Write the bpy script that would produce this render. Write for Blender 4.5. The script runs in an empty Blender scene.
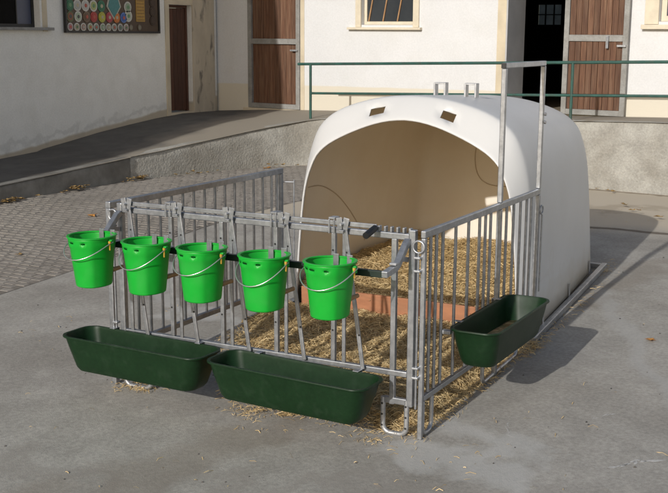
import bpy, bmesh, math, random
import numpy as np
from mathutils import Vector, Matrix
random.seed(7)
R = math.radians
scene = bpy.context.scene
col = scene.collection

# ------------------------------------------------------------------ camera
FOC = 1122.3                      # focal length in photo pixels (668 wide)
CAM = Vector((2.5973, -6.0102, 2.4307))
RX = Vector((0.88908951, 0.45766282, 0.0080363))
RU = Vector((-0.10226026, 0.18148409, 0.97806256))
RF = Vector((-0.44616441, 0.87040695, -0.20815632))
cd = bpy.data.cameras.new('camera')
cam = bpy.data.objects.new('camera', cd)
col.objects.link(cam)
cam.matrix_world = Matrix(((RX.x, RU.x, -RF.x, CAM.x), (RX.y, RU.y, -RF.y, CAM.y), (RX.z, RU.z, -RF.z, CAM.z), (0, 0, 0, 1)))
cd.sensor_fit = 'HORIZONTAL'; cd.sensor_width = 36.0
cd.lens = FOC * 36.0 / 668.0
cd.shift_x = -17.23 / 668.0
cd.shift_y = 26.72 / 668.0
cd.clip_end = 500
scene.camera = cam

# ------------------------------------------------------------------ light
SUN_EL = R(22.6)
SUN_AZ = (-0.040, -1.0)           # horizontal direction towards the sun
w = bpy.data.worlds.new('World'); scene.world = w; w.use_nodes = True
nt = w.node_tree; nt.nodes.clear()
sky = nt.nodes.new('ShaderNodeTexSky'); sky.sky_type = 'NISHITA'; sky.sun_disc = False
sky.sun_elevation = SUN_EL; sky.sun_rotation = math.atan2(SUN_AZ[0], SUN_AZ[1])
sky.air_density = 1.0; sky.dust_density = 2.0; sky.ozone_density = 1.0
bg = nt.nodes.new('ShaderNodeBackground'); bg.inputs['Strength'].default_value = 0.097
ow = nt.nodes.new('ShaderNodeOutputWorld')
nt.links.new(sky.outputs[0], bg.inputs[0]); nt.links.new(bg.outputs[0], ow.inputs[0])
sl = bpy.data.lights.new('sun', 'SUN'); sl.energy = 3.0; sl.angle = R(0.6); sl.color = (1.0, 0.975, 0.925)
so = bpy.data.objects.new('sun', sl); col.objects.link(so); so.location = (-3, -20, 15)
az = Vector((SUN_AZ[0], SUN_AZ[1], 0)).normalized()
tos = az * math.cos(SUN_EL) + Vector((0, 0, math.sin(SUN_EL)))
so.rotation_euler = tos.to_track_quat('Z', 'Y').to_euler()
scene.view_settings.view_transform = 'Standard'
scene.view_settings.look = 'None'
scene.view_settings.exposure = 0.0
scene.view_settings.gamma = 1.0
scene.view_settings.use_curve_mapping = False
scene.cycles.max_bounces = 8

# ------------------------------------------------------------------ materials
def M(name, c1, c2=None, scale=6.0, rough=0.7, metal=0.0, bump=0.0, bscale=80.0, c3=None, s3=0.7, a3=0.6, spec=0.5,
      stretch=(1, 1, 1), rnd=0.0, rlo=None, bdist=0.01, band=(0.35, 0.65), band3=(0.45, 0.7), fine=0.0):
    """Procedural material in world space: two-tone noise, optional large stains, bump."""
    m = bpy.data.materials.new(name); m.use_nodes = True
    t = m.node_tree; n = t.nodes; l = t.links
    b = n['Principled BSDF']
    b.inputs['Roughness'].default_value = rough; b.inputs['Metallic'].default_value = metal
    b.inputs['Specular IOR Level'].default_value = spec
    g = n.new('ShaderNodeNewGeometry')
    mp = n.new('ShaderNodeMapping'); mp.inputs['Scale'].default_value = stretch
    l.new(g.outputs['Position'], mp.inputs['Vector'])
    c2 = c2 or tuple(x * 0.8 for x in c1)
    nz = n.new('ShaderNodeTexNoise'); nz.inputs['Scale'].default_value = scale; nz.inputs['Detail'].default_value = 7
    nz.inputs['Roughness'].default_value = 0.62
    l.new(mp.outputs[0], nz.inputs['Vector'])
    rp = n.new('ShaderNodeValToRGB'); rp.color_ramp.elements[0].position = band[0]; rp.color_ramp.elements[1].position = band[1]
    rp.color_ramp.elements[0].color = (*c2, 1); rp.color_ramp.elements[1].color = (*c1, 1)
    l.new(nz.outputs['Fac'], rp.inputs[0])
    out = rp.outputs[0]
    if c3:
        n3 = n.new('ShaderNodeTexNoise'); n3.inputs['Scale'].default_value = s3; n3.inputs['Detail'].default_value = 6
        n3.inputs['Distortion'].default_value = 0.4
        l.new(mp.outputs[0], n3.inputs['Vector'])
        r3 = n.new('ShaderNodeMapRange'); r3.inputs[1].default_value = band3[0]; r3.inputs[2].default_value = band3[1]; r3.inputs[4].default_value = a3
        l.new(n3.outputs['Fac'], r3.inputs[0])
        mx = n.new('ShaderNodeMixRGB'); mx.inputs[2].default_value = (*c3, 1)
        l.new(r3.outputs[0], mx.inputs[0]); l.new(out, mx.inputs[1]); out = mx.outputs[0]
    if fine:                                     # speckle of aggregate and dust
        for fs, fa in ((38.0, fine), (170.0, fine * .8)):
            nf = n.new('ShaderNodeTexNoise'); nf.inputs['Scale'].default_value = fs; nf.inputs['Detail'].default_value = 4
            l.new(g.outputs['Position'], nf.inputs['Vector'])
            mf = n.new('ShaderNodeMapRange'); mf.inputs[1].default_value = .3; mf.inputs[2].default_value = .7; mf.inputs[3].default_value = 1 - fa; mf.inputs[4].default_value = 1 + fa
            l.new(nf.outputs['Fac'], mf.inputs[0])
            sf = n.new('ShaderNodeVectorMath'); sf.operation = 'SCALE'
            l.new(out, sf.inputs[0]); l.new(mf.outputs[0], sf.inputs['Scale']); out = sf.outputs[0]
    if rnd:
        oi = n.new('ShaderNodeObjectInfo')
        ad = n.new('ShaderNodeMath'); ad.operation = 'ADD'
        fr = n.new('ShaderNodeMath'); fr.operation = 'FRACT'
        l.new(oi.outputs['Random'], ad.inputs[0]); l.new(g.outputs['Random Per Island'], ad.inputs[1]); l.new(ad.outputs[0], fr.inputs[0])
        mr = n.new('ShaderNodeMapRange'); mr.inputs[3].default_value = 1 - rnd; mr.inputs[4].default_value = 1 + rnd
        l.new(fr.outputs[0], mr.inputs[0])
        mu = n.new('ShaderNodeVectorMath'); mu.operation = 'SCALE'
        l.new(out, mu.inputs[0]); l.new(mr.outputs[0], mu.inputs['Scale']); out = mu.outputs[0]
    l.new(out, b.inputs['Base Color'])
    if rlo is not None:
        rr = n.new('ShaderNodeMapRange'); rr.inputs[3].default_value = rlo; rr.inputs[4].default_value = rough
        l.new(nz.outputs['Fac'], rr.inputs[0]); l.new(rr.outputs[0], b.inputs['Roughness'])
    if bump:
        nb = n.new('ShaderNodeTexNoise'); nb.inputs['Scale'].default_value = bscale; nb.inputs['Detail'].default_value = 5
        l.new(mp.outputs[0], nb.inputs['Vector'])
        bp = n.new('ShaderNodeBump'); bp.inputs['Strength'].default_value = bump; bp.inputs['Distance'].default_value = bdist
        l.new(nb.outputs['Fac'], bp.inputs['Height']); l.new(bp.outputs[0], b.inputs['Normal'])
    m['_out'] = 0
    return m

def base_input(m):
    b = m.node_tree.nodes['Principled BSDF']
    return b, b.inputs['Base Color'].links[0].from_socket

def add_mask_colour(m, colour, build):
    """mix `colour` over the base by a factor socket returned from build(nodes, links, position_socket)"""
    t = m.node_tree; n = t.nodes; l = t.links
    b, src = base_input(m)
    g = n.new('ShaderNodeNewGeometry')
    fac = build(n, l, g.outputs['Position'])
    mx = n.new('ShaderNodeMixRGB'); mx.inputs[2].default_value = (*colour, 1)
    l.new(fac, mx.inputs[0]); l.new(src, mx.inputs[1]); l.new(mx.outputs[0], b.inputs['Base Color'])

def linear_mask(coef, off, width, nscale=2.0, namp=0.15):
    """1 where coef.P + off + noise > 0, soft over width"""
    def f(n, l, pos):
        d = n.new('ShaderNodeVectorMath'); d.operation = 'DOT_PRODUCT'; d.inputs[1].default_value = coef
        l.new(pos, d.inputs[0])
        nz = n.new('ShaderNodeTexNoise'); nz.inputs['Scale'].default_value = nscale; nz.inputs['Detail'].default_value = 5
        l.new(pos, nz.inputs['Vector'])
        ma = n.new('ShaderNodeMath'); ma.operation = 'MULTIPLY_ADD'; ma.inputs[1].default_value = namp; 
        l.new(nz.outputs['Fac'], ma.inputs[0]); l.new(d.outputs['Value'], ma.inputs[2])
        r = n.new('ShaderNodeMapRange'); r.inputs[1].default_value = -off + namp * .5 - width; r.inputs[2].default_value = -off + namp * .5 + width
        l.new(ma.outputs[0], r.inputs[0])
        return r.outputs[0]
    return f

def line_mask(coef, off, half, nscale=2.0, namp=0.15, amount=1.0):
    def f(n, l, pos):
        d = n.new('ShaderNodeVectorMath'); d.operation = 'DOT_PRODUCT'; d.inputs[1].default_value = coef
        l.new(pos, d.inputs[0])
        nz = n.new('ShaderNodeTexNoise'); nz.inputs['Scale'].default_value = nscale; nz.inputs['Detail'].default_value = 6
        l.new(pos, nz.inputs['Vector'])
        ma = n.new('ShaderNodeMath'); ma.operation = 'MULTIPLY_ADD'; ma.inputs[1].default_value = namp
        l.new(nz.outputs['Fac'], ma.inputs[0]); l.new(d.outputs['Value'], ma.inputs[2])
        a = n.new('ShaderNodeMath'); a.operation = 'ADD'; a.inputs[1].default_value = off - namp * .5
        l.new(ma.outputs[0], a.inputs[0])
        b = n.new('ShaderNodeMath'); b.operation = 'ABSOLUTE'; l.new(a.outputs[0], b.inputs[0])
        r = n.new('ShaderNodeMapRange'); r.inputs[1].default_value = half; r.inputs[2].default_value = half * .3; r.inputs[4].default_value = amount
        l.new(b.outputs[0], r.inputs[0])
        return r.outputs[0]
    return f

MAT = {}
MAT['yard'] = M('yard_concrete', (.41, .388, .35), (.305, .288, .258), 3.2, .92, bump=.5, bscale=110, bdist=.004, fine=.15, c3=(.245, .225, .195), s3=.75, a3=.75, band=(.3, .7))
add_mask_colour(MAT['yard'], (.50, .495, .475), line_mask((.55, 1, 0), -.2, .30, 1.4, 3.2, .55))            # pale worn streaks
add_mask_colour(MAT['yard'], (.28, .255, .225), line_mask((-.3, 1, 0), .9, .22, 2.3, 2.4, .5))             # damp-looking dark streaks
add_mask_colour(MAT['yard'], (.52, .455, .36), linear_mask((-.28, 1, 0), -6.95, .45, 1.2, 1.2))        # sandy strip along the back wall
add_mask_colour(MAT['yard'], (.36, .30, .22), line_mask((-.05, 1, 0), -8.6, .28, 1.7, 2.6, .6))
add_mask_colour(MAT['yard'], (.20, .155, .105), line_mask((.117, 1, 0), -9.98, .09, 5.0, .30, .8))          # dirt gathered at the wall foot
add_mask_colour(MAT['yard'], (.085, .062, .042), line_mask((.03, 1, 0), -6.88, .10, 2.5, .22, .85))    # dirt-filled slab joint
add_mask_colour(MAT['yard'], (.42, .415, .40), line_mask((1, .45, 0), -1.8, .12, 1.1, .9, .45))         # pale scuffs
add_mask_colour(MAT['yard'], (.22, .185, .145), line_mask((1, -.25, 0), .9, .30, 1.6, 1.4, .45))      # trodden muck
MAT['sand'] = M('joint_sand', (.22, .195, .165), (.15, .13, .108), 9, .95, bump=.3)
MAT['sett'] = M('stone_sett', (.315, .285, .248), (.27, .242, .21), 11, .9, bump=.3, bscale=70, rnd=.09, fine=.12, c3=(.19, .17, .145), s3=.8, a3=.5)
MAT['ramp'] = M('ramp_concrete', (.125, .12, .11), (.09, .087, .08), 3, .9, bump=.3, c3=(.07, .065, .06), s3=1.1)
add_mask_colour(MAT['ramp'], (.29, .255, .205), linear_mask((1, .12, 0), 7.4, .35, 1.6, 1.1))  # paler tan over the sunlit stretch; sun and shade put into the colour
MAT['kerb'] = M('kerb_concrete', (.27, .26, .235), (.18, .17, .15), 3.5, .9, bump=.4, bscale=40, c3=(.10, .09, .075), s3=1.6, a3=.7)
MAT['stucco'] = M('rough_stucco', (.42, .405, .365), (.325, .312, .28), 5, .95, bump=.5, bscale=30, bdist=.03, c3=(.235, .215, .18), s3=1.5, a3=.75, fine=.12)
MAT['wall_left'] = M('aged_white_plaster', (.84, .825, .78), (.80, .785, .74), 1.5, .9, bump=.25, bscale=30, c3=(.71, .69, .635), s3=2.6, a3=.45, fine=.05)
add_mask_colour(MAT['wall_left'], (.52, .45, .345), linear_mask((0, .11, -1), -.165, .02, 2, .10))         # cream foot of the wall
add_mask_colour(MAT['wall_left'], (.30, .285, .25), line_mask((0, .11, -1), -.10, .08, 3.5, .60, .22))
MAT['wall_back'] = M('white_plaster', (.69, .692, .70), (.66, .662, .67), 1.3, .9, bump=.2, bscale=30, c3=(.62, .615, .60), s3=2.2, a3=.4, fine=.04)
add_mask_colour(MAT['wall_back'], (.66, .61, .51), linear_mask((.008, 0, -1), 1.555, .012, 3, .03))       # cream dado paint
MAT['cream'] = M('cream_plaster', (.66, .57, .42), (.58, .50, .37), 3, .85, bump=.25, bscale=40, c3=(.42, .35, .25), s3=2, a3=.5)
MAT['flaking'] = M('flaking_cream_plaster', (.60, .52, .40), (.50, .43, .33), 3, .9, bump=.5, bscale=25, c3=(.16, .14, .12), s3=4.5, a3=.85, band3=(.55, .66), stretch=(1, 1, .45))
MAT['roof'] = M('roof_tile', (.22, .10, .06), (.15, .07, .045), 4, .85)
MAT['plank'] = M('weathered_plank', (.150, .070, .036), (.088, .038, .020), 9, .7, bump=.3, bscale=60, stretch=(5, 5, .35), rnd=.22, c3=(.22, .135, .085), s3=4.5, a3=.5)
MAT['plank_dark'] = M('dark_brown_plank', (.115, .045, .025), (.06, .024, .014), 8, .6, stretch=(6, 6, .4), rnd=.2)
MAT['frame_grey'] = M('grey_painted_steel', (.31, .305, .29), (.24, .235, .22), 6, .6, c3=(.17, .155, .135), s3=4, a3=.6, fine=.10)
MAT['jamb'] = M('light_grey_jamb', (.46, .46, .47), (.40, .40, .41), 3, .6)
MAT['galv'] = M('galvanised_steel', (.46, .475, .50), (.33, .345, .37), 30, .45, .75, c3=(.25, .26, .28), s3=7, a3=.6, rlo=.34)
MAT['galv_bright'] = M('bright_zinc', (.52, .53, .55), (.38, .39, .41), 26, .42, .7)
MAT['rail_green'] = M('green_handrail_paint', (.030, .105, .085), (.022, .075, .062), 8, .45, c3=(.05, .05, .04), s3=7, a3=.5)
MAT['bucket'] = M('bright_green_plastic', (.010, .40, .036), (.009, .365, .032), 9, .46, spec=.32, rlo=.34, c3=(.045, .36, .065), s3=7, a3=.4)
MAT['trough'] = M('dark_green_plastic', (.0085, .030, .011), (.007, .025, .009), 5, .5, spec=.22, c3=(.024, .046, .026), s3=13, a3=.4, rlo=.36, band3=(.52, .72), fine=.10)
MAT['trough_dirty'] = M('trough_residue', (.10, .06, .03), (.04, .045, .02), 14, .35, bump=.5, bscale=60, c3=(.22, .17, .10), s3=22, a3=.8)
MAT['black'] = M('black_rubber', (.012, .012, .012), (.02, .02, .02), 12, .5)
MAT['bar_dark'] = M('dark_green_black_bar', (.010, .022, .016), (.016, .028, .022), 8, .45)
MAT['yellow'] = M('yellow_plastic', (.52, .30, .03), (.44, .24, .03), 8, .4)
MAT['teat'] = M('tan_rubber', (.42, .24, .10), (.34, .18, .08), 10, .5)
MAT['wire'] = M('steel_wire', (.72, .72, .71), (.6, .6, .6), 20, .3, .8)
MAT['shell'] = M('white_glassfibre', (.675, .672, .665), (.65, .647, .64), 2, .42, c3=(.60, .59, .57), s3=1.3, a3=.4, bump=.05, bscale=20)
add_mask_colour(MAT['shell'], (.50, .45, .37), linear_mask((0, .042, -1), .20, .16, 5, .30))           # splash dirt along the foot
add_mask_colour(MAT['shell'], (.60, .585, .555), line_mask((.3, .25, 1), -1.2, .05, 3.0, 1.6, .35))
MAT['shell_in'] = M('beige_glassfibre_inside', (.89, .825, .72), (.86, .79, .68), 2.5, .5, c3=(.80, .71, .58), s3=1.6, a3=.4)  # paler and warmer tone than the outer face
MAT['ridge'] = M('inside_ridge', (.66, .56, .43), (.60, .50, .38), 6, .6)
MAT['board'] = M('terracotta_board', (.45, .195, .095), (.36, .15, .072), 5, .7, c3=(.30, .15, .08), s3=4, a3=.6, stretch=(1, 1, 4))
MAT['straw'] = M('straw', (.70, .535, .285), (.50, .355, .165), 14, .6, rnd=.30)
MAT['straw_bed'] = M('straw_underlayer', (.52, .385, .20), (.33, .225, .11), 26, .8, bump=1.0, bscale=45, bdist=.04, c3=(.45, .30, .11), s3=60, a3=.7)
MAT['leaf'] = M('dry_leaf', (.52, .25, .055), (.30, .125, .035), 25, .6, rnd=.25)
MAT['leaf_y'] = M('yellow_leaf', (.38, .26, .09), (.20, .12, .055), 25, .6, rnd=.25)
MAT['glass'] = M('dark_window_glass', (.05, .055, .06), (.035, .04, .045), 2, .12, spec=.6)
MAT['glass_blue'] = M('bluish_window_glass', (.07, .08, .13), (.05, .06, .10), 2, .35)
MAT['dim_glass'] = M('dusty_glass', (.085, .09, .095), (.05, .052, .055), 4, .5)
MAT['dim_glass'].node_tree.nodes['Principled BSDF'].inputs['Transmission Weight'].default_value = 1.0
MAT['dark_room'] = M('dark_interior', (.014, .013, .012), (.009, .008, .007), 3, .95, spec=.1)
MAT['wood_bar'] = M('orange_brown_bar', (.44, .25, .12), (.33, .18, .08), 8, .6)
MAT['white_paint'] = M('cream_window_paint', (.70, .62, .48), (.60, .53, .41), 6, .6)
MAT['board_brown'] = M('brown_display_board', (.085, .05, .028), (.06, .036, .02), 6, .5)
MAT['chalk'] = M('chalk_scuff', (.62, .61, .59), (.45, .44, .42), 30, .9)
MAT['pebble'] = M('pebble', (.10, .09, .08), (.05, .045, .04), 20, .8, rnd=.5)
MAT['concrete_dark'] = M('stable_floor', (.30, .24, .17), (.22, .18, .13), 4, .9)

def flat(name, c, rough=.5):
    if name not in MAT:
        MAT[name] = M(name, c, tuple(x * .8 for x in c), 30, rough)
    return MAT[name]

# ------------------------------------------------------------------ mesh helpers
class MB:
    def __init__(s): s.v = []; s.f = []
    def add(s, vs, fs):
        o = len(s.v); s.v += [tuple(x) for x in vs]; s.f += [tuple(i + o for i in f) for f in fs]; return s
    def box(s, x0, x1, y0, y1, z0, z1):
        return s.add([(x0, y0, z0), (x1, y0, z0), (x1, y1, z0), (x0, y1, z0), (x0, y0, z1), (x1, y0, z1), (x1, y1, z1), (x0, y1, z1)],
                     [(0, 3, 2, 1), (4, 5, 6, 7), (0, 1, 5, 4), (1, 2, 6, 5), (2, 3, 7, 6), (3, 0, 4, 7)])
    def bar(s, a, b, w, h, up=(0, 0, 1)):
        a = Vector(a); b = Vector(b); d = (b - a).normalized(); up = Vector(up)
        if abs(d.dot(up)) > .98: up = Vector((0, 1, 0))
        sx = d.cross(up).normalized(); sy = sx.cross(d).normalized()
        vs = []
        for p in (a, b):
            for i, j in ((-1, -1), (1, -1), (1, 1), (-1, 1)): vs.append(p + sx * (i * w / 2) + sy * (j * h / 2))
        return s.add(vs, [(0, 1, 2, 3), (7, 6, 5, 4), (0, 4, 5, 1), (1, 5, 6, 2), (2, 6, 7, 3), (3, 7, 4, 0)])
    def tube(s, pts, r, n=8, closed=False, cap=True):
        P = [Vector(p) for p in pts]; m = len(P); rings = []
        prev = None
        for i, p in enumerate(P):
            a = P[(i - 1) % m] if (closed or i > 0) else p
            b = P[(i + 1) % m] if (closed or i < m - 1) else p
            d = (b - a).normalized()
            if prev is None:
                u = d.cross(Vector((0, 0, 1)))
                if u.length < .05: u = d.cross(Vector((0, 1, 0)))
            else:
                u = prev - d * prev.dot(d)
            u.normalize(); prev = u; v = d.cross(u)
            rr = r[i] if isinstance(r, (list, tuple)) else r
            rings.append([p + (u * math.cos(2 * math.pi * k / n) + v * math.sin(2 * math.pi * k / n)) * rr for k in range(n)])
        vs = [q for ring in rings for q in ring]; fs = []
        for i in range(m if closed else m - 1):
            j = (i + 1) % m
            for k in range(n):
                fs.append((i * n + k, i * n + (k + 1) % n, j * n + (k + 1) % n, j * n + k))
        if cap and not closed:
            fs.append(tuple(range(n - 1, -1, -1))); fs.append(tuple((m - 1) * n + k for k in range(n)))
        return s.add(vs, fs)
    def loft(s, rings, closed=True, cap0=False, cap1=False):
        n = len(rings[0]); vs = [q for r_ in rings for q in r_]; fs = []
        for i in range(len(rings) - 1):
            for k in range(n if closed else n - 1):
                fs.append((i * n + k, i * n + (k + 1) % n, (i + 1) * n + (k + 1) % n, (i + 1) * n + k))
        if cap0: fs.append(tuple(range(n - 1, -1, -1)))
        if cap1: fs.append(tuple((len(rings) - 1) * n + k for k in range(n)))
        return s.add(vs, fs)
    def disc(s, c, r, t, axis='y', n=20):
        """short solid cylinder; axis direction of thickness"""
        rings = []
        for q in (-t / 2, t / 2):
            ring = []
            for k in range(n):
                a = 2 * math.pi * k / n; x, y = r * math.cos(a), r * math.sin(a)
                if axis == 'y': ring.append((c[0] + x, c[1] + q, c[2] + y))
                elif axis == 'x': ring.append((c[0] + q, c[1] + x, c[2] + y))
                else: ring.append((c[0] + x, c[1] + y, c[2] + q))
            rings.append(ring)
        return s.loft(rings, True, True, True)
    def mesh(s, name, mat, smooth=0):
        me = bpy.data.meshes.new(name); me.from_pydata(s.v, [], s.f); me.validate()
        bm = bmesh.new(); bm.from_mesh(me); bmesh.ops.recalc_face_normals(bm, faces=bm.faces); bm.to_mesh(me); bm.free()
        if mat: me.materials.append(mat)
        if smooth:
            me.shade_smooth(); me.set_sharp_from_angle(angle=R(smooth))
        return me
    def build(s, name, mat, parent=None, smooth=0, bevel=0, loc=None):
        o = bpy.data.objects.new(name, s.mesh(name, mat, smooth)); col.objects.link(o)
        if parent: o.parent = parent
        if loc: o.location = loc
        if bevel:
            b = o.modifiers.new('bevel', 'BEVEL'); b.width = bevel; b.segments = 2; b.limit_method = 'ANGLE'; b.angle_limit = R(40)
        return o

def empty(name, loc=(0, 0, 0), rz=0.0):
    o = bpy.data.objects.new(name, None); col.objects.link(o); o.location = loc; o.rotation_euler = (0, 0, rz)
    o.empty_display_size = .1
    return o
def tag(o, label=None, cat=None, group=None, kind=None):
    if label: o['label'] = label
    if cat: o['category'] = cat
    if group: o['group'] = group
    if kind: o['kind'] = kind
    return o
def inst(src, parent, loc=(0, 0, 0), rot=(0, 0, 0), name=None):
    c = src.copy(); col.objects.link(c); c.parent = parent; c.location = loc; c.rotation_euler = rot
    return c
def copy_tree(o, parent=None):
    c = o.copy(); col.objects.link(c); c.parent = parent
    for ch in list(o.children): copy_tree(ch, c)
    return c
def smoothstep(a, b, x):
    t = min(1, max(0, (x - a) / (b - a))); return t * t * (3 - 2 * t)

def gz(y): return .042 * (min(max(y, -3.0), 5.5))
def pix(P):
    q = Vector(P) - CAM; d = q.dot(RF)
    return (351.2 + FOC * q.dot(RX) / d, 273.2 - FOC * q.dot(RU) / d)

# ================================================================== SETTING
# ground: one sheet
xs = sorted(set([-60, -40, -25, -16] + [-12 + .5 * i for i in range(49)] + [16, 25, 40, 60]))
ys = sorted(set([-60, -40, -25, -15, -10, -7, -5] + [-4 + .25 * i for i in range(61)] + [12, 14, 18, 25, 40, 60]))
g = MB(); nx = len(xs)
for y in ys:
    for x in xs: g.v.append((x, y, gz(y)))
for j in range(len(ys) - 1):
    for i in range(nx - 1): g.f.append((j * nx + i, j * nx + i + 1, (j + 1) * nx + i + 1, (j + 1) * nx + i))
tag(g.build('ground', MAT['yard']), kind='structure')

# kerb / retaining wall path (foot) with top heights
PATH = [(-8.33, -9.0, -.05), (-8.27, 0.0, .19), (-8.21, 4.9, .45), (-8.15, 6.0, .51), (-8.12, 7.53, .59)]
WALLP = [(-8.12, 7.54, .60), (-7.98, 8.1, .645), (-7.82, 8.7, .715), (-7.66, 9.2, .775), (-7.48, 9.7, .84), (-7.30, 10.12, .895), (-7.09, 10.48, .945),
         (-6.88, 10.72, .99), (-6.64, 10.82, 1.02), (-5.5, 10.69, 1.085), (-4.0, 10.51, 1.145), (-2.5, 10.335, 1.20), (-1.03, 10.16, 1.245), (2.0, 9.80, 1.30), (7.0, 9.22, 1.36), (14, 8.4, 1.45)]
BW = lambda x: 11.67 - .12 * (x + 1.03)            # back building wall line
# surface of ramp and terrace: pairs (edge point, wall point)
pairs = []
for (x, y, z) in PATH: pairs.append(((x, y, z), (-9.99, y + .05, z - .03 if y < 5 else z - .02)))
wallz = lambda x: float(np.interp(x, [-10, -9.8, -8.93, -7.72, -2.54, -1.02, 14], [.93, .945, 1.0, 1.04, 1.175, 1.22, 1.44]))
wt = [(-9.99, 7.7, .60), (-9.99, 8.4, .68), (-9.99, 9.1, .765), (-9.99, 9.9, .84), (-9.99, 10.7, .905), (-9.99, 11.5, .95), (-9.99, 12.74, .935), (-8.9, None), (-7.9, None)]
for k, (x, y, z) in enumerate(WALLP):
    if k < 7: q = wt[k]
    elif k < 9: q = (wt[k][0], BW(wt[k][0]) - .01, wallz(wt[k][0]))
    else:
        xx = x - .1 - (.9 if k == 9 else .35 if k == 10 else 0); q = (xx, BW(xx) - .01, wallz(xx))
    pairs.append(((x, y, z), q))
rings = []
for e_, q in pairs:
    e2 = (e_[0], e_[1], e_[2] - .004)
    rings.append([tuple(e2[i] + (q[i] - e2[i]) * t for i in range(3)) for t in (-.01, .2, .4, .6, .8, 1)])
tag(MB().loft(rings, closed=False).build('ramp', MAT['ramp'], smooth=40), kind='structure')

def path_wall(P, thick, mat, name, lip=.0, jag=0.0):
    """solid wall following P (foot line on the outer side), thickness to the inside (left / back)"""
    pts = []
    for a, b in zip(P, P[1:]):
        L = math.hypot(b[0] - a[0], b[1] - a[1]); n = max(1, int(L / .25))
        for i in range(n): pts.append(tuple(a[k] + (b[k] - a[k]) * i / n for k in range(3)))
    pts.append(P[-1])
    rings = []
    for i, p in enumerate(pts):
        a = pts[max(0, i - 1)]; b = pts[min(len(pts) - 1, i + 1)]
        d = Vector((b[0] - a[0], b[1] - a[1], 0)).normalized(); nrm = Vector((-d.y, d.x, 0))
        q = Vector(p)
        j = (random.random() - .5) * jag
        z0 = gz(p[1]) - .15; z1 = p[2] + (random.random() - .5) * jag * .5
        h = z1 - gz(p[1])
        ring = [q.xy.to_3d() + Vector((0, 0, z0)) - nrm * 0]
        for t in (.0, .35, .7): ring.append(Vector((q.x, q.y, gz(p[1]) + h * t)) - nrm * ((random.random() - .5) * jag))
        ring.append(Vector((q.x, q.y, z1 - .03)) + nrm * .0)
        ring.append(Vector((q.x, q.y, z1 - .006)) + nrm * .022)
        ring.append(Vector((q.x, q.y, z1)) + nrm * .05)
        ring.append(Vector((q.x, q.y, z1 - .002)) + nrm * thick)
        ring.append(Vector((q.x, q.y, z0)) + nrm * thick)
        rings.append(ring)
    return MB().loft(rings, True, True, True).build(name, mat, smooth=50)
tag(path_wall(PATH, .16, MAT['kerb'], 'kerb', jag=.006), kind='structure')
rw = tag(path_wall(WALLP, .22, MAT['stucco'], 'retaining_wall', jag=.03), 'rough beige stucco retaining wall below the green handrail, curving round to the left', 'wall')

# cobbled strip between the concrete slab and the kerb
sheet = MB()
yy = [-8 + .5 * i for i in range(39)]
rr = []
for y in yy:
    xl = float(np.interp(y, [p[1] for p in PATH] + [9.2, 10.12, 11], [p[0] for p in PATH] + [-7.66, -7.30, -6.5])) + .0
    rr.append([(xl, y, gz(y) + .003), (-4.86, y, gz(y) + .003)])
sheet.loft(rr, closed=False)
pave = tag(sheet.build('cobbled_pavement', MAT['sand']), kind='structure')
def sett_mesh(sx, sy, h=.0085):
    m = MB(); b = .010
    j = lambda a: a + (random.random() - .5) * .012
    bot = [(-sx / 2, -sy / 2, -.01), (sx / 2, -sy / 2, -.01), (sx / 2, sy / 2, -.01), (-sx / 2, sy / 2, -.01)]
    mid = [(j(x), j(y), h * .45) for x, y, _ in bot]
    top = [(x - math.copysign(b, x), y - math.copysign(b, y), h + (random.random() - .5) * .0015) for x, y, _ in mid]
    m.loft([bot, mid, top], True, False, True)
    return m
SX, SY = .135, .108
places = []
row = 0; y = -1.2
while y < 10.9:
    xl = float(np.interp(y, [p[1] for p in PATH] + [9.2, 9.7, 10.12, 10.48, 10.9], [p[0] for p in PATH] + [-7.66, -7.48, -7.30, -7.09, -6.3]))
    x = -4.86 - SX / 2 - (SX / 2 if row % 2 else 0)
    while x > xl + SX * .5:
        u, v = pix((x, y, gz(y)))
        if -25 < u < 330 and v < 330: places.append((x + random.uniform(-.006, .006), y + random.uniform(-.006, .006)))
        x -= SX
    y += SY; row += 1
places.sort(key=lambda p: (Vector((p[0], p[1], 0)) - CAM).length)
variants = [sett_mesh(SX - .013, SY - .013).mesh('cobblestone', MAT['sett']) for _ in range(6)]
def sett_z(x, y): return gz(y) + .001 + .003 * math.sin(2.1 * x + 1.3 * y) + random.uniform(-.0012, .0016)
for k, (x, y) in enumerate(places[:300]):
    o = bpy.data.objects.new('cobblestone', random.choice(variants)); col.objects.link(o); o.parent = pave
    o.location = (x, y, sett_z(x, y)); o.rotation_euler = (random.uniform(-.006, .006) + .042, random.uniform(-.006, .006), random.uniform(-.03, .03))
far = MB()
for (x, y) in places[300:]:
    mb = sett_mesh(SX - .013, SY - .013); z = sett_z(x, y)
    far.add([(a + x, b + y, c + z + b * .042) for a, b, c in mb.v], mb.f)
tag(far.build('cobblestones', MAT['sett'], pave), kind='stuff')

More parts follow.
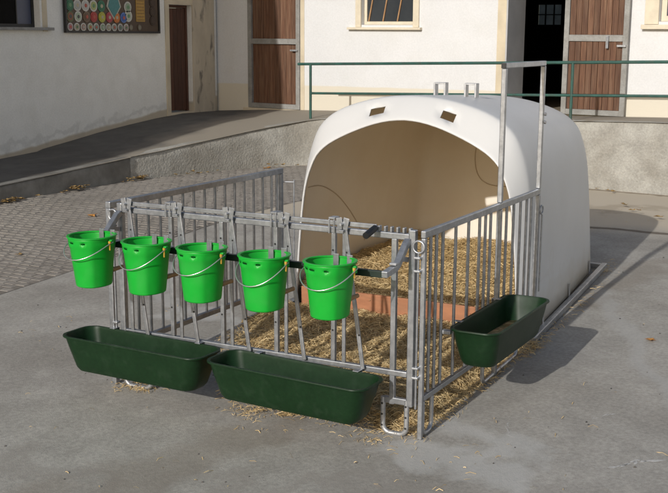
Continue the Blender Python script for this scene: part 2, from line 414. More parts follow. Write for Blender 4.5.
# ================================================================== BUILDINGS
def wall_mesh(s0, s1, z0, z1, thick, openings, ext=None):
    """wall in the local x/z plane, outer face at y=0, inner at y=thick; openings (a,b,c,d) = s0,s1,z0,z1"""
    X = sorted(set([s0, s1] + [o[0] for o in openings] + [o[1] for o in openings]))
    Z = sorted(set([z0, z1] + [o[2] for o in openings] + [o[3] for o in openings]))
    def solid(i, j):
        if i < 0 or j < 0 or i >= len(X) - 1 or j >= len(Z) - 1: return False
        cx = (X[i] + X[i + 1]) / 2; cz = (Z[j] + Z[j + 1]) / 2
        return not any(o[0] < cx < o[1] and o[2] < cz < o[3] for o in openings)
    m = MB()
    for i in range(len(X) - 1):
        for j in range(len(Z) - 1):
            if not solid(i, j): continue
            a, b, c, d = X[i], X[i + 1], Z[j], Z[j + 1]; t = thick
            m.add([(a, 0, c), (b, 0, c), (b, 0, d), (a, 0, d)], [(0, 1, 2, 3)])
            m.add([(a, t, c), (b, t, c), (b, t, d), (a, t, d)], [(3, 2, 1, 0)])
            if not solid(i - 1, j): m.add([(a, 0, c), (a, t, c), (a, t, d), (a, 0, d)], [(3, 2, 1, 0)])
            if not solid(i + 1, j): m.add([(b, 0, c), (b, t, c), (b, t, d), (b, 0, d)], [(0, 1, 2, 3)])
            if not solid(i, j - 1): m.add([(a, 0, c), (b, 0, c), (b, t, c), (a, t, c)], [(3, 2, 1, 0)])
            if not solid(i, j + 1): m.add([(a, 0, d), (b, 0, d), (b, t, d), (a, t, d)], [(0, 1, 2, 3)])
    # weld
    key = {}; nv = []; mp = []
    for v in m.v:
        k = tuple(round(c, 5) for c in v)
        if k not in key: key[k] = len(nv); nv.append(v)
        mp.append(key[k])
    m.v = nv; m.f = [tuple(mp[i] for i in f) for f in m.f]
    return m
def frame(m, a, b, c, d, wd, y0, y1, bottom=True):
    """rectangular frame butted at corners"""
    m.box(a, a + wd, y0, y1, c, d); m.box(b - wd, b, y0, y1, c, d)
    m.box(a + wd, b - wd, y0, y1, d - wd, d)
    if bottom: m.box(a + wd, b - wd, y0, y1, c, c + wd)
    return m
def planks(parent, a, b, c, d, n, y, mat, th=.025):
    wd = (b - a) / n
    for k in range(n):
        x0 = a + k * wd + .003; x1 = a + (k + 1) * wd - .003; j = random.uniform(0, .006)
        MB().box(x0, x1, y - th - j, y, c, d).build('plank', mat, parent, bevel=.003)

# ---- left building: local x runs along world +y, local -y faces the yard (+x)
lb = tag(empty('farmhouse', (-10, 0, 0), R(90)), 'shaded off-white farmhouse with display board and dark window along the left edge', 'building')
wall_mesh(-12, 12.7, -.8, 5.9, .35, [(6.0, 7.8, 2.50, 3.75), (11.16, 11.88, .975, 2.94)]).build('wall', MAT['wall_left'], lb)
MB().box(-12.4, 12.2, -1.12, 6.0, 5.9, 6.05).build('roof', MAT['roof'], lb)
MB().box(-12, 12.3, 5.2, 5.5, -.8, 5.9).build('rear_wall', MAT['wall_left'], lb)
win = MB(); frame(win, 5.9, 7.95, 2.44, 3.85, .10, -.012, .05, bottom=False).build('window_surround', MAT['cream'], lb)
wi = frame(MB(), 6.0, 7.8, 2.50, 3.75, .05, .12, .18).build('window', MAT['black'], lb)
MB().box(6.05, 7.42, .145, .155, 2.55, 3.70).build('pane', MAT['dark_room'], wi)
MB().box(7.44, 7.75, .140, .150, 2.55, 3.70).build('pane', MAT['glass_blue'], wi)
MB().box(7.42, 7.44, .13, .165, 2.55, 3.70).build('mullion', MAT['black'], wi)
MB().box(5.85, 8.02, -.09, .119, 2.455, 2.499).build('window_sill', MAT['frame_grey'], lb, bevel=.006)
dr = MB(); frame(dr, 11.16, 11.88, .98, 2.938, .05, .10, .16, bottom=False)
door = dr.build('door', MAT['plank_dark'], lb)
planks(door, 11.211, 11.829, 1.0, 2.88, 5, .15, MAT['plank_dark'])
MB().box(11.16, 11.88, -.03, .16, .90, .974).build('threshold', MAT['cream'], lb, bevel=.01)
dsu = MB(); dsu.box(11.04, 11.155, -.02, .02, .90, 3.05); dsu.box(11.155, 11.885, -.02, .02, 2.945, 3.05); dsu.build('door_surround', MAT['cream'], lb)
MB().box(11.885, 12.60, -.03, .02, .86, 5.8).build('corner_pilaster', MAT['flaking'], lb, bevel=.008)

# ---- display board with badges, hung on the farmhouse wall
pb = tag(empty('display_board', (-9.985, 9.57, 2.42), R(90)), 'brown wooden board covered with colourful round club badges on the shaded wall', 'notice board')
Y0 = 9.57
MB().box(-1.21, 1.21, -.03, 0, .02, 1.02).build('backing', MAT['board_brown'], pb)
frame(MB(), -1.25, 1.25, 0, 1.06, .035, -.05, .0).build('frame', MAT['black'], pb)
def badge(y, z, r, c, ring=(.62, .60, .52), n=18, inner=None):
    s = y - Y0; zz = z - 2.42
    o = MB().disc((s, -.036, zz), r, .012, 'y', n).build('badge', flat('badge_%d_%d_%d' % tuple(int(x * 99) for x in ring), ring), pb)
    MB().disc((s, -.044, zz), r * .72, .006, 'y', n).build('badge_centre', flat('badge_%d_%d_%d' % tuple(int(x * 99) for x in c), c), o)
    if inner: MB().disc((s, -.049, zz), r * .34, .004, 'y', 8).build('badge_emblem', flat('badge_%d_%d_%d' % tuple(int(x * 99) for x in inner), inner), o)
WH = (.62, .60, .54)
for y in (8.43, 8.59, 8.75, 8.92, 9.07, 9.24, 9.39, 9.54, 9.70, 9.86):
    badge(y, 2.515, .066, (.20 + random.random() * .25, .20 + random.random() * .2, .16 + random.random() * .1), WH, inner=random.choice([(.5, .1, .06), (.1, .2, .1), (.45, .45, .4)]))
for y in (9.99, 10.23): badge(y, 2.52, .055, (.22, .20, .15), (.12, .09, .06))
for y, c, rg in ((8.44, (.25, .09, .04), (.12, .14, .06)), (8.63, (.42, .50, .36), WH), (8.84, (.16, .09, .05), (.20, .13, .08)), (9.02, (.45, .03, .03), (.40, .05, .04)), (9.23, (.50, .47, .05), (.45, .42, .05)),
                 (9.42, (.45, .05, .08), (.40, .06, .07)), (9.61, (.65, .20, .03), (.60, .17, .03)), (9.80, (.05, .13, .42), (.10, .20, .5))):
    badge(y, 2.68, .088, c, rg, inner=random.choice([(.5, .45, .3), (.08, .08, .07), (.5, .1, .06)]))
badge(9.93, 2.71, .10, (.50, .52, .42), WH, inner=(.15, .3, .15))
for y, c, rg in ((8.44, (.03, .17, .08), (.02, .14, .07)), (8.62, (.45, .45, .42), WH), (8.82, (.5, .5, .47), WH), (9.02, (.42, .46, .18), WH), (9.22, (.02, .16, .08), (.03, .18, .10)), (9.92, (.32, .40, .28), WH)):
    badge(y, 2.86, .095, c, rg, inner=random.choice([(.5, .45, .3), (.15, .3, .15), (.5, .1, .06)]))
for k in range(6):
    badge(8.45 + k * .2, 3.07, .09, random.choice([(.4, .05, .04), (.05, .15, .3), (.45, .42, .3), (.1, .25, .12)]), WH)
def diamond(c, r, t, y): 
    m = MB(); P = [(0, -r), (r * .86, 0), (.55 * r, r * .8), (-.55 * r, r * .8), (-r * .86, 0)]
    m.loft([[(c[0] + a, y, c[1] + b) for a, b in P], [(c[0] + a, y - t, c[1] + b) for a, b in P]], True, True, True); return m
do = diamond((9.54 - Y0, .44), .22, .014, -.031).build('diamond_plaque', flat('badge_rim', (.5, .5, .42)), pb)
diamond((9.54 - Y0, .44), .18, .006, -.0455).build('plaque_centre', flat('badge_teal', (.06, .24, .24)), do)
gp = MB().box(10.15 - Y0, 10.39 - Y0, -.040, -.0305, .20, .80).build('gold_plaque', flat('badge_gold', (.45, .26, .05)), pb)
for k in range(8): MB().box(10.17 - Y0, 10.37 - Y0, -.044, -.0405, .225 + k * .055, .235 + k * .055).build('engraved_line', flat('badge_gold_dark', (.22, .12, .03)), gp)
for z in (2.64, 2.80, 2.96): badge(10.62, z, .085, (.055, .032, .02), (.05, .03, .018))

# ---- back building: local x runs along its wall, local -y faces the yard
BA = math.atan(.12); BC = 1 / math.cos(BA)
bb = tag(empty('stable_building', (-10, BW(-10), 0), -BA), 'sunlit white stable block with plank doors and a cream painted foot, behind the terrace', 'building')
S = lambda x: (2.6 + (x - 2.6) * 1.027 + 10) * BC
wall_mesh(-.3, 26, .3, 5.4, .62, [(S(-8.93), S(-7.72), 1.03, 3.55), (S(-6.40), S(-5.30), 2.60, 3.80), (S(-3.63), S(-2.60), 1.13, 3.50), (S(-1.15), S(.2), 2.66, 3.80)]).build('wall', MAT['wall_back'], bb)
MB().box(-.5, 26.4, -.45, 10, 5.41, 5.6).build('roof', MAT['roof'], bb)
# first stable door (closed, two leaves)
a, b = S(-8.93) + .005, S(-7.72) - .005
fd = frame(MB(), a, b, 1.035, 3.545, .09, -.02, .12).build('stable_door', MAT['frame_grey'], bb, bevel=.004)
MB().box(a + .091, b - .091, -.015, .10, 2.24, 2.34).build('door_rail', MAT['frame_grey'], fd, bevel=.004)
planks(fd, a + .092, b - .092, 1.126, 2.239, 8, .06, MAT['plank'])
planks(fd, a + .092, b - .092, 2.341, 3.45, 8, .06, MAT['plank'])
MB().box(b - .20, b - .03, -.05, -.022, 2.115, 2.145).build('door_handle', MAT['galv_bright'], fd)
MB().box(a - .12, b + .10, -.035, .05, .90, 1.029).build('door_step', MAT['cream'], bb, bevel=.01)
MB().box(b + .012, b + .10, -.008, .03, 1.032, 3.60).build('plaster_band', MAT['cream'], bb)
# barred window
a, b = S(-6.40), S(-5.30)
so_ = frame(MB(), a - .12, b + .06, 2.56, 3.92, .118, -.03, .02, bottom=False).build('window_surround', MAT['white_paint'], bb, bevel=.004)
MB().box(a - .27, b + .12, -.08, .10, 2.515, 2.558).build('window_sill', MAT['white_paint'], bb, bevel=.006)
fw = frame(MB(), a + .005, b - .005, 2.605, 3.795, .055, .08, .14).build('window', MAT['white_paint'], bb)
MB().box(a + .061, b - .061, .10, .112, 2.662, 3.739).build('pane', MAT['glass'], fw)
for k in range(4):
    s0_ = a + .10 + k * .30
    if k < 3: MB().bar((s0_, .085, 2.664), (s0_ + .19, .085, 3.60), .022, .018).build('slanting_bar', MAT['wood_bar'], fw)
# open doorway with dark room behind
a, b = S(-3.63), S(-2.60)
MB().box(a + .001, a + .03, -.02, .64, 1.135, 3.495).build('door_jamb', MAT['jamb'], bb, bevel=.003)
MB().box(a - .16, a - .001, -.012, .02, 1.10, 3.62).build('plaster_band', MAT['cream'], bb)
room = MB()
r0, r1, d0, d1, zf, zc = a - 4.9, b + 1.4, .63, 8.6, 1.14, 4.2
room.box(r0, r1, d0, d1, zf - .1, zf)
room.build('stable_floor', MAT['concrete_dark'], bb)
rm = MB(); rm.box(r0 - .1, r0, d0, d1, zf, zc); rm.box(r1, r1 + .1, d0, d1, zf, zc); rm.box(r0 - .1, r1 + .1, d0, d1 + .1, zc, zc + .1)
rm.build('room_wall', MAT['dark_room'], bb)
# rear wall of the room with a small gridded window
ws0, ws1 = 2.78, 3.44
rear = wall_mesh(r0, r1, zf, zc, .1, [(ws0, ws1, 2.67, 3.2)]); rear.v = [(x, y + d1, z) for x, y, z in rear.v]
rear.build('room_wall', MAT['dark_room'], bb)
iw = frame(MB(), ws0, ws1, 2.67, 3.2, .03, d1 + .02, d1 + .06).build('room_window', MAT['black'], bb)
iw2 = MB(); 
for t in (1 / 3, 2 / 3): iw2.box(ws0 + (ws1 - ws0) * t - .012, ws0 + (ws1 - ws0) * t + .012, d1 + .02, d1 + .06, 2.70, 3.17)
iw2.box(ws0 + .03, ws1 - .03, d1 + .021, d1 + .059, 2.925, 2.95); iw2.build('glazing_bar', MAT['black'], iw)
MB().box(ws0 + .03, ws1 - .03, d1 + .065, d1 + .07, 2.70, 3.17).build('pane', MAT['dim_glass'], iw)
# sliding plank door to the right of the doorway
a, b = S(-2.60), S(-1.57)
sd = frame(MB(), a, b, 1.205, 3.45, .085, -.10, -.035).build('stable_door', MAT['frame_grey'], bb, bevel=.004)
MB().box(a + .086, b - .086, -.098, -.04, 2.355, 2.455).build('door_rail', MAT['frame_grey'], sd, bevel=.004)
planks(sd, a + .087, b - .087, 1.291, 2.354, 9, -.05, MAT['plank'])
planks(sd, a + .087, b - .087, 2.456, 3.364, 9, -.05, MAT['plank'])
MB().box(b - .345, b - .305, -.135, -.101, 2.25, 2.44).build('door_bolt', MAT['galv'], sd)
MB().box(b - .16, b - .02, -.14, -.102, 2.275, 2.305).build('door_handle', MAT['galv_bright'], sd)
# right-hand window
a, b = S(-1.15), S(.2)
frame(MB(), a - .22, b + .2, 2.62, 4.0, .218, -.03, .02, bottom=False).build('window_surround', MAT['white_paint'], bb, bevel=.004)
MB().box(a - .25, b + .25, -.09, .10, 2.545, 2.615).build('window_sill', MAT['white_paint'], bb, bevel=.006)
fw = frame(MB(), a + .005, b - .005, 2.665, 3.795, .08, .08, .14).build('window', MAT['white_paint'], bb)
MB().box(a + .086, b - .086, .10, .112, 2.746, 3.714).build('pane', MAT['glass_blue'], fw)

# ---- green handrail along the terrace edge
HR = lambda x: 10.30 - .117 * (x + 1.03)
hr = tag(empty('handrail', (-7.19, HR(-7.19), 1.0)), 'green painted metal handrail with two rails along the terrace edge', 'railing')
ho = Vector(hr.location)
L_ = lambda x, z: Vector((x, HR(x), z)) - ho
zt = lambda x: 1.925 + (x + 7.19) * .0255
zm = lambda x: 1.44 + (x + 6.88) * .0285
MB().tube([L_(-7.19, zt(-7.19)), L_(-4, zt(-4)), L_(0, zt(0)), L_(6, zt(6))], .024, 10).build('top_rail', MAT['rail_green'], hr, smooth=40)
MB().tube([L_(-6.92, zm(-6.92)), L_(0, zm(0)), L_(6, zm(6))], .021, 10).build('middle_rail', MAT['rail_green'], hr, smooth=40)
for x in (-6.93, -2.19, 2.6):
    zb = float(np.interp(x, [p[0] for p in WALLP[8:]], [p[2] for p in WALLP[8:]])) - .02
    MB().tube([L_(x, zb), L_(x, zt(x))], .023, 10).build('post', MAT['rail_green'], hr, smooth=40)

# ================================================================== CALF HUTCH
prof = np.array([(1.0, 0), (.987, .107), (.975, .214), (.958, .36), (.938, .5), (.915, .62), (.890, .70), (.850, .78), (.795, .847), (.70, .90), (.58, .937), (.45, .963), (.30, .984), (.15, .996), (0, 1.0)])
def cat(P, n=12):
    out = []
    for i in range(len(P) - 1):
        p0 = P[max(0, i - 1)]; p1 = P[i]; p2 = P[i + 1]; p3 = P[min(len(P) - 1, i + 2)]
        for k in range(n):
            t = k / n
            out.append(.5 * ((2 * p1) + (-p0 + p2) * t + (2 * p0 - 5 * p1 + 4 * p2 - p3) * t * t + (-p0 + 3 * p1 - 3 * p2 + p3) * t ** 3))
    out.append(P[-1]); return np.array(out)
pf = cat(prof)
half = [(float(np.interp(z, pf[:, 1], pf[:, 0])), z) for z in (0, .08, .16, .25, .34, .43, .52, .6, .66, .71, .75, .785, .815, .845, .87, .89, .907)]
half += [(x, float(np.interp(-x, -pf[:, 0], pf[:, 1]))) for x in (.63, .57, .50, .44, .385, .33, .275, .20, .13, .065, 0)]
PROFILE = half + [(-x, z) for x, z in half[-2::-1]]
HC = lambda y: -1.10 - .028 * (y - 2.3)
SEC = [(2.080, .997, 1.775), (2.085, 1.003, 1.788), (2.10, 1.010, 1.805), (2.135, 1.025, 1.842), (2.19, 1.046, 1.892), (2.235, 1.0635, 1.930), (2.255, 1.069, 1.945), (2.268, 1.0735, 1.9525), (2.285, 1.077, 1.957), (2.32, 1.079, 1.959),
       (2.6, 1.072, 1.948), (3.0, 1.060, 1.930), (3.4, 1.047, 1.914), (3.8, 1.03, 1.896), (4.15, 1.012, 1.880), (4.35, .996, 1.864), (4.47, .978, 1.845), (4.55, .955, 1.812), (4.60, .925, 1.77), (4.63, .88, 1.70), (4.645, .82, 1.61)]
ho = Vector((-1.10, 2.3, gz(2.3)))
hutch = tag(empty('calf_hutch', ho), 'large white plastic calf hutch with arched opening, full of straw', 'calf hutch')
def hz0(y): return gz(y) + .055
def hring(y, hw, top):
    k = 1 - smoothstep(2.08, 2.27, y)            # the mouth is rounder than the body behind it
    def dz(x): a = abs(x); return .070 * k * smoothstep(.0, .74, a) * smoothstep(1.0, .82, a)
    return [(HC(y) + x * hw - ho.x, y - ho.y, hz0(y) + z * (top - hz0(y)) - dz(x) - ho.z) for x, z in PROFILE]
hm = MB(); rings = [hring(*s) for s in SEC]
hm.loft(rings, closed=False)
n = len(PROFILE); base = len(hm.v)
y_, hw_, t_ = SEC[-1]
# flat back: shrink rings to the sill
for sc, dy in ((.8, .006), (.5, .010), (.2, .012)):
    rings2 = [(HC(y_) + x * hw_ * sc - ho.x, y_ + dy - ho.y, hz0(y_) + z * (t_ - hz0(y_)) * sc - ho.z) for x, z in PROFILE]
    hm.v += rings2
last = (len(SEC) - 1) * n
for q in range(3):
    a0 = last + q * n
    for k in range(n - 1): hm.f.append((a0 + k, a0 + k + 1, a0 + n + k + 1, a0 + n + k))
a0 = last + 3 * n
hm.f.append(tuple(a0 + k for k in range(n)))
# two vent openings through the front band
kx = {round(x, 3): i for i, (x, z) in enumerate(PROFILE)}
drop = set()
for lo, hi in ((.385, .275), (-.20, -.33)):
    i0, i1 = kx[round(lo, 3)], kx[round(hi, 3)]
    for rrow in (3,):
        for k in range(min(i0, i1), max(i0, i1)): drop.add((rrow, k))
keep = []
for f in hm.f:
    rrow, k = divmod(min(f), n)
    if len(f) == 4 and (rrow, k) in drop and max(f) == (rrow + 1) * n + k + 1: continue
    keep.append(f)
hm.f = keep
shell = bpy.data.objects.new('shell', bpy.data.meshes.new('shell')); col.objects.link(shell); shell.parent = hutch
me = shell.data; me.from_pydata(hm.v, [], hm.f); me.validate()
bm = bmesh.new(); bm.from_mesh(me); bmesh.ops.recalc_face_normals(bm, faces=bm.faces)
bm.faces.ensure_lookup_table()
topf = max(bm.faces, key=lambda f: f.calc_center_median().z)
if topf.normal.z < 0: bmesh.ops.reverse_faces(bm, faces=bm.faces)
bm.to_mesh(me); bm.free()
me.materials.append(MAT['shell']); me.materials.append(MAT['shell_in']); me.shade_smooth(); me.set_sharp_from_angle(angle=R(50))
sol = shell.modifiers.new('wall', 'SOLIDIFY'); sol.thickness = .018; sol.offset = -1; sol.material_offset = 1; sol.material_offset_rim = 0
# moulded ridges inside
def inner_x(y, z, side):
    hw = float(np.interp(y, [s[0] for s in SEC], [s[1] for s in SEC])); top = float(np.interp(y, [s[0] for s in SEC], [s[2] for s in SEC]))
    f = (z - hz0(y)) / (top - hz0(y))
    return HC(y) + side * (hw * float(np.interp(f, pf[:, 1], pf[:, 0])) - .0195)
arc = [(2.30, 1.15), (2.48, 1.145), (2.66, 1.10), (2.85, 1.02), (3.02, .92), (3.20, .79), (3.36, .65), (3.5, .5)]
MB().tube([Vector((inner_x(y, z, -1), y, z)) - ho for y, z in cat(np.array(arc), 5)], .0055, 6).build('moulded_ridge', MAT['ridge'], hutch, smooth=60)
rp = [(-1.36, 1.45), (-1.44, 1.36), (-1.46, 1.20), (-1.42, 1.05), (-1.32, .97), (-1.15, .955), (-.95, .96)]
MB().tube([Vector((x, 4.622, z)) - ho for x, z in cat(np.array(rp), 5)], .005, 6).build('moulded_ridge', MAT['ridge'], hutch, smooth=60)
# lifting brackets on the roof
for x0, x1 in ((-1.235, -1.125), (-.955, -.845)):
    m = MB(); zt_ = 2.035; zb_ = 1.915; y = 3.02
    m.bar((x0, y, zb_), (x0 + .006, y, zt_), .05, .006, (1, 0, 0)); 
    m = MB()
    m.box(x0, x0 + .016, y - .035, y + .035, zb_, zt_); m.box(x1 - .016, x1, y - .035, y + .035, zb_, zt_); m.box(x0 + .016, x1 - .016, y - .035, y + .035, zt_ - .014, zt_)
    m.v = [tuple(Vector(v) - ho) for v in m.v]
    m.build('lifting_bracket', MAT['galv_bright'], hutch, bevel=.002)
# steel base frame
def pt(x, y, z): return Vector((x, y, z)) - ho
for sgn in (1, -1):
    m = MB(); xa = lambda y: (HC(y) + sgn * (1.108 - .022 * (y - 2.3)))
    m.bar(pt(xa(2.1), 2.1, gz(2.1) + .035), pt(xa(4.72), 4.72, gz(4.72) + .035), .05, .055)
    m.build('base_rail', MAT['galv'], hutch, bevel=.006)
m = MB(); m.bar(pt(HC(4.69) - 1.025, 4.692, gz(4.69) + .034), pt(HC(4.69) + 1.025, 4.692, gz(4.69) + .034), .05, .048); m.build('base_rail', MAT['galv'], hutch, bevel=.006)
for y in (2.5, 3.4, 4.3):
    hw = float(np.interp(y, [s[0] for s in SEC], [s[1] for s in SEC]))
    m = MB(); x = HC(y) + hw + .004
    m.bar(pt(x + .004, y, gz(y) + .04), pt(x + .000, y, gz(y) + .17), .03, .006, (1, 0, 0)); m.build('fixing_tab', MAT['galv'], hutch)
# straw board across the mouth
sb = MB(); sb.box(-.93, .93, 2.085 - 2.3, 2.115 - 2.3, .155 - ho.z, .335 - ho.z); sb.build('straw_board', MAT['board'], hutch, bevel=.006)

# ================================================================== FENCE PANELS
GV = MAT['galv']; W0 = -2.346
# ---- right panel with tall gate frame (plane x = 0)
rp_ = tag(empty('side_fence_panel', (0, 0, 0)), 'galvanised barred side panel with tall gate frame, nearest the single hanging trough', 'fence panel', 'fence panels of the calf pen')
ZB = .258
MB().bar((0, -.017, 1.278), (0, 2.169, 1.278), .032, .044).build('top_rail', GV, rp_, bevel=.005)
MB().bar((0, .024, ZB), (0, 2.12, ZB), .030, .036).build('bottom_rail', GV, rp_, bevel=.005)
MB().box(-.015, .015, -.016, .016, .0, 1.2545).build('post', GV, rp_, bevel=.006)
bar0 = MB().tube([(0, 0, ZB + .021), (0, 0, 1.2545)], .0105, 10).build('bar', GV, rp_, smooth=40)
ylist = [.10, .19, .29, .50, .72, .92, 1.03, 1.13, 1.45, 1.60, 1.75, 1.89, 2.0]
bar0.location = (0, ylist[0], 0)
for y in ylist[1:]: inst(bar0, rp_, (0, y, 0))
for y in (1.303, 2.152):
    m = MB(); m.box(-.017, .017, y - .017, y + .017, .06 if y < 2 else .12, 1.254); m.box(-.017, .017, y - .017, y + .017, 1.302, 2.215)
    m.build('gate_post', MAT['galv'], rp_, bevel=.005)
MB().box(-.0165, .0165, 1.286, 2.169, 2.2155, 2.252).build('gate_lintel', GV, rp_, bevel=.005)
MB().box(-.016, .016, 1.276, 1.2855, 2.216, 2.251).build('end_cap', MAT['black'], rp_)
for y, z in ((2.152, 1.86), (2.152, 1.80)): MB().disc((.03, y, z), .012, .014, 'x', 8).build('bolt', MAT['galv_bright'], rp_)
# loop feet
def loop(pts, r=.014): return MB().tube(pts, r, 10)
def ufoot(a, b, z0, z1a, z1b, axis):
    """U-shaped foot between a and b along axis"""
    P = []; r = .05
    def q(t, z): return (0, t, z) if axis == 'y' else (t, 0, z)
    P.append(q(a, z1a)); P.append(q(a, z0 + r))
    for k in range(1, 6): ang = math.pi / 2 * k / 5; P.append(q(a + r - r * math.cos(ang), z0 + r - r * math.sin(ang)))
    for k in range(0, 6): ang = math.pi / 2 * k / 5; P.append(q(b - r + r * math.sin(ang), z0 + r - r * math.cos(ang)))
    P.append(q(b, z1b)); return P
def sloped(P, y0=0): return [(x, y, z + (gz(y) if z < .15 else 0)) for x, y, z in P]
loop(sloped(ufoot(.03, .17, .016, ZB - .02, ZB - .02, 'y'))).build('loop_foot', MAT['galv_bright'], rp_, smooth=50)
loop(sloped(ufoot(1.06, 1.78, .016, ZB - .02, ZB - .02, 'y'))).build('loop_foot', MAT['galv_bright'], rp_, smooth=50)
# hinge ring and drop pin at the front corner
def ring(c, r, rt, axis, n=20):
    P = []
    for k in range(n):
        a = 2 * math.pi * k / n
        P.append((c[0] + r * math.cos(a), c[1], c[2] + r * math.sin(a)) if axis == 'y' else (c[0], c[1] + r * math.cos(a), c[2] + r * math.sin(a)))
    return MB().tube(P, rt, 7, closed=True)
ring((-.022, -.03, 1.205), .036, .0065, 'y').build('pin_ring', MAT['galv_bright'], rp_, smooth=60)
MB().tube([(-.022, -.03, 1.17), (-.022, -.03, .20)], .0075, 8).build('drop_pin', MAT['galv'], rp_, smooth=60)
for z in (1.14, 1.06, .46, .40):
    m = MB(); m.box(-.045, -.004, -.052, -.010, z - .007, z + .007); m.build('pin_eye', MAT['galv_bright'], rp_, bevel=.004)
ring((.03, 2.16, 1.14), .032, .006, 'x').build('pin_ring', GV, rp_, smooth=60)
MB().tube([(.03, 2.175, 1.1), (.03, 2.175, .5)], .007, 8).build('drop_pin', GV, rp_, smooth=60)

# ---- left panel
lp = tag(empty('side_fence_panel', (W0, 0, 0)), 'galvanised barred side panel on the far side of the pen, next to the cobbles', 'fence panel', 'fence panels of the calf pen')
MB().bar((0, -.022, 1.278), (0, 2.30, 1.278), .042, .046).build('top_rail', GV, lp, bevel=.005)
MB().bar((0, .024, ZB), (0, 2.254, ZB), .036, .040).build('bottom_rail', GV, lp, bevel=.005)
for y in (0, 2.278): MB().box(-.02, .02, y - .022, y + .022, .06 if y else 0.0, 1.2545).build('post', GV, lp, bevel=.006)
b1 = None
for k in range(1, 16):
    y = .142 * k
    if b1 is None: b1 = inst(bar0, lp, (0, y, 0))
    else: inst(bar0, lp, (0, y, 0))
inst(bar0, lp, (0, 2.215, 0))
loop(sloped(ufoot(.06, .26, .016, ZB - .02, ZB - .02, 'y'))).build('loop_foot', MAT['galv_bright'], lp, smooth=50)
loop(sloped(ufoot(1.7, 2.2, .016, ZB - .02, ZB - .02, 'y'))).build('loop_foot', MAT['galv_bright'], lp, smooth=50)
ring((.04, -.02, 1.215), .036, .0065, 'y').build('pin_ring', MAT['galv_bright'], lp, smooth=60)
MB().tube([(.04, -.02, 1.18), (.04, -.02, .30)], .0075, 8).build('drop_pin', GV, lp, smooth=60)
for z in (1.14, .46): MB().box(.02, .06, -.042, .0, z - .007, z + .007).build('pin_eye', MAT['galv_bright'], lp, bevel=.004)
for z in (1.18, .5): MB().tube([(0, 2.30, z), (.10, 2.34, z)], .007, 7).build('hook', MAT['galv_bright'], lp, smooth=60)
MB().tube([(.10, 2.34, 1.2), (.10, 2.34, .4)], .007, 8).build('drop_pin', GV, lp, smooth=60)

# ---- front feed panel
FX = -.07
fp = tag(empty('feed_fence_panel', (-1.16, 0, 0)), 'galvanised front feeding panel with slanting neck bars and a bucket rail', 'fence panel', 'fence panels of the calf pen')
X = lambda x: x + 1.16
for x in (-2.25, FX): MB().box(X(x) - .021, X(x) + .021, -.021, .021, .20 if x < -1 else .20, 1.30).build('post', GV, fp, bevel=.006)
MB().box(X(-2.229), X(FX) - .0215, -.019, .019, 1.236, 1.274).build('top_rail', GV, fp, bevel=.005)
MB().box(X(-2.229), X(FX) - .0215, -.018, .018, .385, .420).build('bottom_rail', GV, fp, bevel=.005)
MB().box(X(-2.185), X(-.30), -.034, -.020, 1.290, 1.318).build('slide_bar', MAT['galv'], fp, bevel=.003)
hb = MB().tube([(X(-.30), -.026, 1.303), (X(-.30), -.10, 1.29)], .009, 8).build('slide_lever', GV, fp, smooth=60)
MB().tube([(X(-.30), -.05, 1.298), (X(-.305), -.165, 1.268)], .021, 10).build('lever_grip', MAT['black'], hb, smooth=60)
for k in range(6):
    x = -.300 + .041 * k; MB().box(X(x), X(x) + .014, -.018, .018, 1.2745, 1.308).build('tooth', GV, fp, bevel=.003)
def flatbar(p, q, wdt=.034, th=.016): return MB().bar(p, q, wdt, th, (0, 1, 0))
Bx = [-2.165, -1.752, -1.348, -.937, -.522]
for i, x in enumerate(Bx):
    if i: MB().box(X(x) - .081 - .0145, X(x) - .081 + .0145, -.015, .015, .4205, 1.2375).build('fixed_bar', GV, fp, bevel=.004)
    MB().box(X(x) - .012, X(x) + .012, -.026, -.010, .4205, 1.2375).build('upright', MAT['galv'], fp, bevel=.004)
    MB().bar((X(x) + .012, -.040, 1.30), (X(x) + .145, -.040, .405), .027, .014, (0, 1, 0)).build('neck_bar', MAT['galv'], fp, bevel=.004)
    # bent clip on the top rail
    m = MB(); m.bar((X(x) - .024, -.050, 1.342), (X(x) - .010, -.050, 1.27), .006, .040, (1, 0, 0)); m.bar((X(x) + .030, -.050, 1.342), (X(x) + .016, -.050, 1.27), .006, .040, (1, 0, 0)); m.box(X(x) - .014, X(x) + .020, -.034, -.029, 1.2695, 1.332)
    m.box(X(x) - .012, X(x) + .018, -.072, -.028, 1.258, 1.269); m.build('clip', MAT['galv'], fp, bevel=.002); MB().disc((X(x) + .003, -.056, 1.305), .008, .05, 'y', 8).build('clip_pin', MAT['galv_bright'], fp)
    for xx, z in ((X(x) - .081, 1.13), (X(x) + .030, 1.13), (X(x) - .081, .62), (X(x) + .12, .62)):
        MB().disc((xx, -.0172 if xx < X(x) else -.048, z), .0065, .002, 'y', 8).build('bolt_hole', MAT['black'], fp)
    m = MB(); m.box(X(x) - .081 - .022, X(x) - .081 + .022, -.036, .030, 1.325, 1.337); m.box(X(x) - .081 - .022, X(x) - .081 - .012, -.040, -.033, 1.236, 1.3245); m.box(X(x) - .081 + .012, X(x) - .081 + .022, -.040, -.033, 1.236, 1.3245)
    if i in (1, 3, 4): m.build('guide', MAT['galv'], fp, bevel=.002)
MB().box(X(-.19) - .017, X(-.19) + .017, -.016, .016, .2, 1.2375).build('fixed_bar', GV, fp, bevel=.004)
